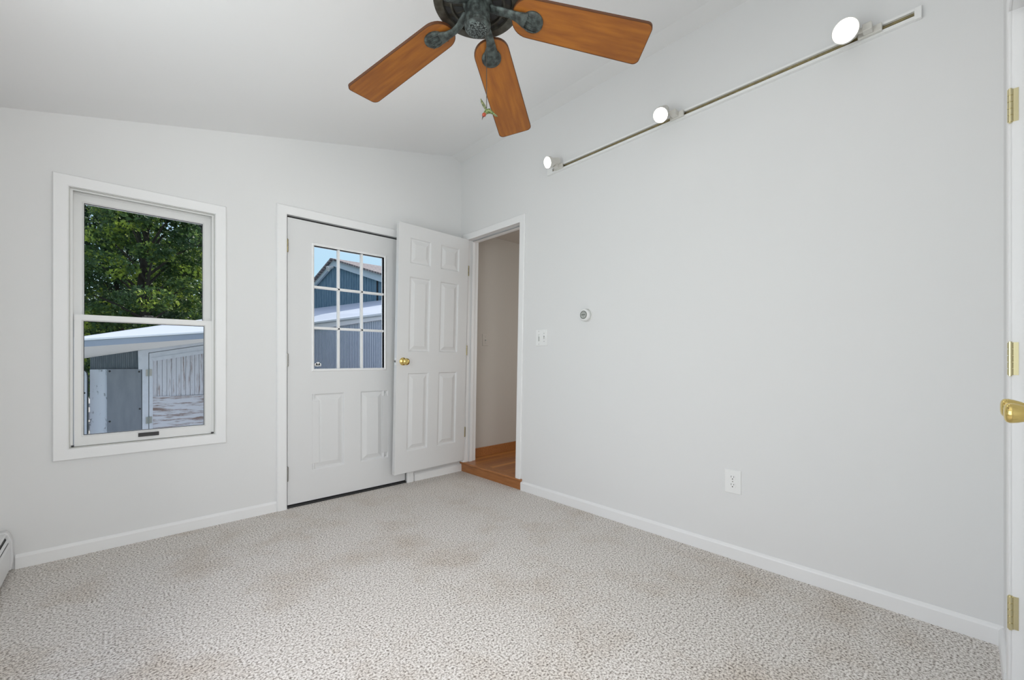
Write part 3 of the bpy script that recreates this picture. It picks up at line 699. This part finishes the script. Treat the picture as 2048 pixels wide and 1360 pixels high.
# ------------------------------------------------------------------ baseboard heater along the west wall
he = empty('baseboard_heater', (-2.78, -1.8, 0), 'white metal baseboard heater in the left corner, on the carpet below the window wall', 'heater')
MHt = lambda u, v, d: (XW+.005+u, d, v)
P1 = [(0, .012), (0, .205), (.026, .205), (.034, .196), (.045, .158), (.047, .06), (.043, .020), (.030, .012)]
b = bm_(); prism(b, MHt, P1, -.030, -.062); obj('end_cap', b, M_heat, he, bevel=.0015)
b = bm_(); prism(b, MHt, P1, -3.0, -2.965); obj('end_cap', b, M_heat, he, bevel=.0015)
b = bm_(); prism(b, MHt, [(0, .022), (.004, .022), (.004, .196), (.022, .196), (.026, .188), (.028, .190), (.023, .200), (0, .200)], -.062, -2.965); obj('back_plate', b, M_heat, he)
b = bm_(); prism(b, MHt, [(.036, .030), (.040, .028), (.0405, .140), (.035, .150), (.033, .148), (.037, .139)], -.069, -2.965); obj('front_panel', b, M_heat, he)
b = bm_(); prism(b, MHt, [(.028, .171), (.030, .173), (.037, .162), (.035, .160)], -.066, -2.965); obj('damper', b, M_heat, he)
b = bm_(); prism(b, MHt, [(.006, .05), (.034, .05), (.034, .150), (.022, .184), (.006, .184)], -.0625, -2.965); obj('shade_fins', b, M_finshade, he)  # solid black block: fins with the inner shade put into the colour

# ------------------------------------------------------------------ outside
Fw = Vector((math.sin(YAW), math.cos(YAW), 0)); Rt = Vector((math.cos(YAW), -math.sin(YAW), 0))
def ray(x, y): return Fw+Rt*((x-1024)/FPX)+Vector((0, 0, (YH-y)/FPX))
def on_plane(x, y, p0, n):
    r = ray(x, y); return CAM+r*((Vector(p0)-CAM).dot(n)/r.dot(n))
GZ = -.75
b = bm_(); box(b, -40, 60, .3, 70, GZ-.2, GZ); struct(obj('ground', b, M_ground))
# white shed
SY = 3.2
MSH = lambda u, v, d: (u, SY-d, v)
shed = empty('garden_shed', (-1.8, SY+1, GZ), 'low weathered white and grey shed with peeling plank door, outside the sash window', 'shed')
rk = lambda x: 1.063+(x+2.60)*.2035                      # underside of the raking trim
b = bm_(); prism(b, MSH, [(-2.585, GZ), (-1.0, GZ), (-1.0, rk(-1.0)+.05), (-2.585, rk(-2.585)+.05)], -.04, -2.3); obj('wall', b, M_siding, shed)
b = bm_()
for k in range(28):
    x = -2.57+k*.016
    if x < -2.2: mbox(b, MSH, x, x+.012, .5, rk(x)+.02, -.04, -.036)
obj('siding_ribs', b, M_siding, shed)
b = bm_(); mbox(b, MSH, -2.586, -2.448, GZ, .936, -.04, -.015); obj('side_board', b, M_board, shed)
b = bm_(); prism(b, MSH, [(-2.450, GZ), (-2.160, GZ), (-2.166, .936), (-2.452, .938)], -.025, -.003); mp_ = obj('metal_panel', b, M_metal, shed)
for (u, v) in ((-2.43, .915), (-2.185, .905), (-2.43, .36), (-2.18, .48)):
    b = bm_(); lathe(b, MSH(u, v, -.003), (0, -1, 0), [(0, 0), (.010, 0), (.006, .005), (0, .006)], 10, cap=False); obj('bolt', b, M_slot, mp_)
b = bm_(); prism(b, MSH, [(-2.158, GZ), (-2.104, GZ), (-2.104, rk(-2.104)), (-2.196, rk(-2.196)), (-2.192, .93), (-2.16, .93)], -.035, .002); obj('door_post', b, M_ww, shed)
b = bm_(); prism(b, MSH, [(-2.104, rk(-2.104)-.042), (-1.0, rk(-1.0)-.046), (-1.0, rk(-1.0)), (-2.104, rk(-2.104))], -.03, .004); obj('lintel', b, M_ww, shed)
sd = bpy.data.objects.new('door', None); COL.objects.link(sd); sd.parent = shed; sd.location = Vector((-1.8, SY, GZ))-shed.location
def sobj(name, b, m):
    return obj(name, b, m, sd)
b = bm_(); n = 20
for k in range(24):
    x = -2.068+k*.044
    if x > -1.05: break
    prism(b, MSH, [(x, .61), (x+.041, .61), (x+.041, rk(x+.041)-.06), (x, rk(x)-.06)], -.034, -.018+.003*math.sin(k*3.1))
sobj('plank_panel', b, M_peelv)
b = bm_(); prism(b, MSH, [(-2.068, GZ+.1), (-1.03, GZ+.1), (-1.03, .598), (-2.068, .612)], -.030, -.006); sobj('plywood_panel', b, M_peelh)
b = bm_(); prism(b, MSH, [(-2.098, GZ+.08), (-2.066, GZ+.08), (-2.066, rk(-2.066)-.05), (-2.098, rk(-2.098)-.05)], -.028, .002); sobj('stile', b, M_ww)
b = bm_(); prism(b, MSH, [(-2.066, rk(-2.066)-.147), (-1.03, rk(-1.03)-.150), (-1.03, rk(-1.03)-.052), (-2.098, rk(-2.098)-.048)], -.028, -.001)
prism(b, MSH, [(-2.055, rk(-2.05)-.150), (-1.03, rk(-1.03)-.155), (-1.03, rk(-1.03)-.112), (-2.085, rk(-2.08)-.108)], -.004, .006); sobj('top_rail', b, M_ww)
for z in (.892, .345):
    b = bm_(); mbox(b, MSH, -2.128, -2.104, z-.040, z+.036, .002, .007); mbox(b, MSH, -2.100, -2.074, z-.036, z+.040, .002, .007)
    tube(b, [MSH(-2.102, z-.04, .009), MSH(-2.102, z+.04, .009)], .007, 8); sobj('hinge', b, M_steel)
# shed roof: raking slab, soffit, dark drip edge
f = lambda x: 1.243+(x+2.61)*.1175
b = bm_()
hexa(b, [(-2.95, 2.70, f(-2.95)-.012), (-.9, 2.70, f(-.9)-.012), (-.9, 5.6, f(-.9)+.36), (-2.95, 5.6, f(-2.95)+.10)], [(-2.95, 2.70, f(-2.95)), (-.9, 2.70, f(-.9)), (-.9, 5.6, f(-.9)+.38), (-2.95, 5.6, f(-2.95)+.13)])
obj('roof', b, M_roofw, shed)
b = bm_(); prism(b, lambda u, v, d: (u, 2.70-d, v), [(-2.95, f(-2.95)-.010), (-.9, f(-.9)-.010), (-.9, f(-.9)+.008), (-2.95, f(-2.95)+.008)], -.01, .012); obj('drip_edge', b, M_cap, shed)
b = bm_(); prism(b, lambda u, v, d: (u, 2.70-d, v), [(-2.95, f(-2.95)-.072), (-.9, f(-.9)-.076), (-.9, f(-.9)-.010), (-2.95, f(-2.95)-.010)], -.02, .0); obj('fascia', b, M_gutter, shed)
b = bm_(); hexa(b, [(-2.95, 2.72, f(-2.95)-.072), (-.9, 2.72, f(-.9)-.076), (-.9, SY+.04, rk(-.9)), (-2.95, SY+.04, rk(-2.95))], [(-2.95, 2.72, f(-2.95)-.06), (-.9, 2.72, f(-.9)-.066), (-.9, SY+.04, rk(-.9)+.02), (-2.95, SY+.04, rk(-2.95)+.02)])
obj('soffit', b, M_cream, shed)
# blue panel at the far left of the view
b = bm_(); pts = [(-2.95, GZ), (-2.604, GZ), (-2.602, .86), (-2.606, .90), (-2.622, .925), (-2.95, .94)]
pn = empty('garden_gate', (-2.75, 2.9, GZ), 'pale blue gate panel with a rounded top corner, left of the shed', 'gate')
prism(b, lambda u, v, d: (u, 3.15-d, v), pts, 0, .03); obj('panel', b, M_ww, pn)
b = bm_(); tube(b, [(-2.600, 3.115, GZ), (-2.598, 3.115, .86), (-2.603, 3.115, .905), (-2.622, 3.115, .93), (-2.95, 3.115, .945)], .006, 8); obj('edge_trim', b, M_black, pn)
b = bm_(); lathe(b, (-2.625, 3.12, .69), (0, -1, 0), [(0, 0), (.010, 0), (.006, .005), (0, .006)], 10, cap=False); obj('bolt', b, M_slot, pn)

# blue gabled building with a lean-to, seen through the outside door
ang = R(-5.6); dB = Vector((math.sin(ang), math.cos(ang), 0)); nB = Vector((-math.cos(ang), math.sin(ang), 0))
dep = 9.0
E0 = CAM+ray(765.8, 628.4)*dep                      # point on the eave
bb = empty('blue_building', (E0.x+2, E0.y+1, GZ), 'blue-grey gabled building with vertical board siding and shingled roof, seen through the door glass', 'building')
Q = lambda x, y, off=0: on_plane(x, y, E0-nB*off, nB)
def linepx(x, p, q): return p[1]+(q[1]-p[1])*(x-p[0])/(q[0]-p[0])
def slab(bm, pxs, off, thick, mi=0):
    a = [Q(x, y, off) for x, y in pxs]; hexa(bm, a, [p-nB*thick for p in a], mi)
# lean-to wall (corrugated), fascia, roof
XA, XB = 520, 840
wt = lambda x: linepx(x, (659.6, 654.6), (765.8, 638.8)); et = lambda x: linepx(x, (629.8, 645.7), (765.8, 628.4))
gb = lambda x: linepx(x, (629.8, 616.5), (765.8, 599.7))
b = bm_(); a = [Q(XA, wt(XA), .02), Q(XB, wt(XB), .02)]
L0, L1 = a; ln = (L1-L0).length; nn_ = int(ln/.075); ux = (L1-L0)/ln
va = []; vb = []
for k in range(nn_*4+1):
    s = k/4*.075; dpt = .0 if (k % 4) in (0, 1) else .012
    if k % 4 == 1: s -= .012
    if k % 4 == 3: s -= .012
    p = L0+ux*s-nB*dpt; va.append(b.verts.new((p.x, p.y, GZ))); vb.append(b.verts.new((p.x, p.y, L0.z+(L1.z-L0.z)*s/ln)))
for k in range(len(va)-1): b.faces.new([va[k], va[k+1], vb[k+1], vb[k]])
obj('corrugated_wall', b, M_corr, bb)
b = bm_()
for k in range(nn_):
    p = L0+ux*(k+.45)*.075+nB*.004; q = p+ux*.016; top = L0.z+(L1.z-L0.z)*(k+.5)*.075/ln
    hexa(b, [(p.x, p.y, GZ), (q.x, q.y, GZ), (q.x, q.y, top), (p.x, p.y, top)], [(p.x-nB.x*.02, p.y-nB.y*.02, GZ), (q.x-nB.x*.02, q.y-nB.y*.02, GZ), (q.x-nB.x*.02, q.y-nB.y*.02, top), (p.x-nB.x*.02, p.y-nB.y*.02, top)])
obj('groove_shade', b, M_gutter, bb)  # darker strips paint the shade of the corrugation hollows
b = bm_(); slab(b, [(XA, et(XA)), (XB, et(XB)), (XB, wt(XB)), (XA, wt(XA))], -.02, .06); obj('fascia', b, M_cap2, bb)
OFF = 2.4
b = bm_()
g0, g1 = Q(XA, gb(XA), OFF), Q(XB, gb(XB), OFF); e0, e1 = Q(XA, et(XA), -.03), Q(XB, et(XB), -.03)
dn = Vector((0, 0, -.04)); hexa(b, [e0, e1, g1, g0], [e0+dn, e1+dn, g1+dn, g0+dn]); obj('lean_to_roof', b, M_roofw, bb)
b = bm_(); up = Vector((0, 0, .02)); nb = nB*.03; hexa(b, [e0+nb-up, e1+nb-up, e1+nb+up, e0+nb+up], [e0-nb-up, e1-nb-up, e1-nb+up, e0-nb+up]); obj('drip_edge', b, M_cap, bb)
# gable wall
pk = (660.6, 517); rl = lambda x: linepx(x, pk, (629.8, 554.4)); rr_ = lambda x: linepx(x, pk, (765.8, 548.5))
GP = [(600, gb(600)+12), (840, gb(840)+12), (840, rr_(840)+3), (pk[0], pk[1]+3), (600, rl(600)+3)]
b = bm_(); slab(b, GP, OFF, .12); obj('gable_wall', b, M_blue, bb)
b = bm_()
for x in range(602, 838, 5):
    yt = (rl(x) if x < pk[0] else rr_(x))+6
    slab(b, [(x, gb(x)+6), (x+.55, gb(x)+6), (x+.55, yt), (x, yt)], OFF-.012, .02)
obj('batten', b, M_blue, bb)
b = bm_(); slab(b, [(753, gb(753)+5), (754.6, gb(753)+5), (754.6, 556), (753, 556)], OFF-.03, .03); obj('seam', b, M_seal, bb)
b = bm_()
il = lambda x: linepx(x, (664.0, 531.5), (632.8, 567.3)); ir_ = lambda x: linepx(x, (664.0, 531.5), (765.8, 565.3))
slab(b, [(600, rl(600)), pk, (664.0, 531.5), (600, il(600))], OFF-.10, .08); slab(b, [pk, (840, rr_(840)), (840, ir_(840)), (664.0, 531.5)], OFF-.10, .08); obj('rake_board', b, M_rake, bb)
# shingled roof: ridge runs east
P = Q(pk[0], pk[1]-1.2, OFF-.2); rdir = Vector((1, 0, 0))*9
Re = Q(840, rr_(840)-1.2, OFF-.2); Le = Q(598, rl(598)-1.4, OFF-.2); dz = Vector((0, 0, -.06))
b = bm_(); hexa(b, [P, Re, Re+rdir, P+rdir], [P+dz, Re+dz, Re+rdir+dz, P+rdir+dz]); hexa(b, [P, Le, Le+rdir, P+rdir], [P+dz, Le+dz, Le+rdir+dz, P+rdir+dz])
obj('roof', b, M_shingle, bb)
fl_ = empty('flood_light', Q(667, 535, OFF-.25), 'small white flood lamp under the gable peak of the blue building', 'lamp')
b = bm_(); lathe(b, Q(666, 534, OFF-.12), nB+Vector((0, 0, -.5)), [(0, 0), (.05, 0), (.06, .10), (.10, .20), (.095, .22), (0, .20)], 20, cap=False); obj('lamp_head', b, M_lamp, fl_, smooth=True)

# trees
rng = np.random.default_rng(7)
def leaves(name, clusters, n, size, m, parent):
    """clusters: (x,y,z,rx,ry,rz,weight)"""
    C_ = np.array([c[:3] for c in clusters]); Rr_ = np.array([c[3:6] for c in clusters]); w = np.array([c[6] for c in clusters], float); w /= w.sum()
    idx = rng.choice(len(clusters), n, p=w)
    u = rng.normal(size=(n, 3)); u /= np.linalg.norm(u, axis=1)[:, None]; rad = rng.uniform(.35, 1, n)**.6
    c = C_[idx]+Rr_[idx]*u*rad[:, None]
    s = size*rng.uniform(.6, 1.3, n)[:, None]
    a = rng.normal(size=(n, 3)); a /= np.linalg.norm(a, axis=1)[:, None]
    h = rng.normal(size=(n, 3)); h -= a*(a*h).sum(1)[:, None]; h /= np.linalg.norm(h, axis=1)[:, None]
    nrm = np.cross(a, h)
    V = np.empty((n, 5, 3)); V[:, 0] = c-a*s*.6; V[:, 1] = c+h*s*.36+nrm*s*.08; V[:, 2] = c+a*s*.2+h*s*.24; V[:, 3] = c+a*s*.7; V[:, 4] = c-h*s*.36+nrm*s*.08
    V = V.reshape(-1, 3)
    off = np.array(parent.location) if parent else 0
    me = bpy.data.meshes.new(name); me.vertices.add(n*5); me.vertices.foreach_set('co', (V-off).ravel())
    me.loops.add(n*5); me.loops.foreach_set('vertex_index', np.arange(n*5)); me.polygons.add(n)
    me.polygons.foreach_set('loop_start', np.arange(n)*5); me.polygons.foreach_set('loop_total', np.full(n, 5)); me.update(calc_edges=True); me.validate()
    me.materials.append(m); o = bpy.data.objects.new(name, me); COL.objects.link(o)
    if parent: o.parent = parent
    return o
def tree(name, x, y, h, spread, n, size, m, label, seed, low=.3, nclus=34, lean=0):
    rnd = random.Random(seed)
    tr = empty(name, (x, y, GZ), label, 'tree', 'trees beyond the shed')
    b = bm_(); tube(b, [(x, y, GZ), (x+.05+lean*.3, y, GZ+h*.35), (x-.08+lean*.7, y+.1, GZ+h*.65), (x+.05+lean, y, GZ+h*.92)], [.11, .085, .055, .02], 10)
    cl = []
    for k in range(nclus):
        t_ = low+(1-low)*(k+.5)/nclus; a = k*2.399+rnd.uniform(-.3, .3)
        rr = spread*(1-.55*((t_-low)/(1-low))**1.5)*rnd.uniform(.35, 1.0)
        p = (x+lean*t_+rr*math.cos(a), y+rr*math.sin(a)*.7, GZ+h*t_)
        tube(b, [(x+lean*t_*.8, y, GZ+h*t_*.82), ((p[0]*.5+(x+lean*t_)*.5), (p[1]+y)/2, GZ+h*t_*.93), p], [.028, .018, .008], 6)
        rs_ = spread*rnd.uniform(.19, .33); cl.append((*p, rs_*1.25, rs_, rs_*.62, rs_**2))
    obj('trunk', b, M_bark, tr, smooth=True); leaves('foliage', cl, n, size, m, tr)
    return tr
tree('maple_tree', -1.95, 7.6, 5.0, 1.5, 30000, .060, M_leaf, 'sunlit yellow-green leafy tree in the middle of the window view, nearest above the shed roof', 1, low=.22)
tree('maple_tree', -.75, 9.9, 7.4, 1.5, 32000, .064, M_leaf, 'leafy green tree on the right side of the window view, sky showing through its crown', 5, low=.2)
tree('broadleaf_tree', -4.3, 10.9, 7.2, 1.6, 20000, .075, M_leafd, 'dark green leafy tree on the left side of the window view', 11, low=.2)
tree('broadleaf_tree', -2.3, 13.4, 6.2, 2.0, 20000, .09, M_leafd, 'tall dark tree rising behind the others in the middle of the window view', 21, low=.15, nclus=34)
tree('broadleaf_tree', -6.0, 15.0, 7.0, 2.0, 7000, .15, M_leafd, 'dark tree far back at the left of the window view', 31, low=.1)
tree('broadleaf_tree', .1, 16.5, 6.6, 1.9, 7000, .15, M_leafd, 'dark tree far back at the right of the window view', 41, low=.1)
hd = tag(empty('hedge', (-3.5, 20.5, GZ)), 'dense dark hedge behind the trees, low in the upper window pane', 'hedge')
leaves('foliage', [(-8+k*1.1, 20.5, GZ+1.9+(k % 3)*.5, 1.2, .9, 2.2, 1) for k in range(9)], 20000, .15, M_leaf, hd)
vn = tag(empty('shrub', (-3.05, 4.3, GZ)), 'bright green shrub peeping out left of the shed below its roof', 'shrub')
leaves('foliage', [(-2.87, 4.6, .70, .24, .3, .35, 1), (-2.95, 4.6, .2, .28, .3, .6, 1)], 1500, .055, M_vine, vn)
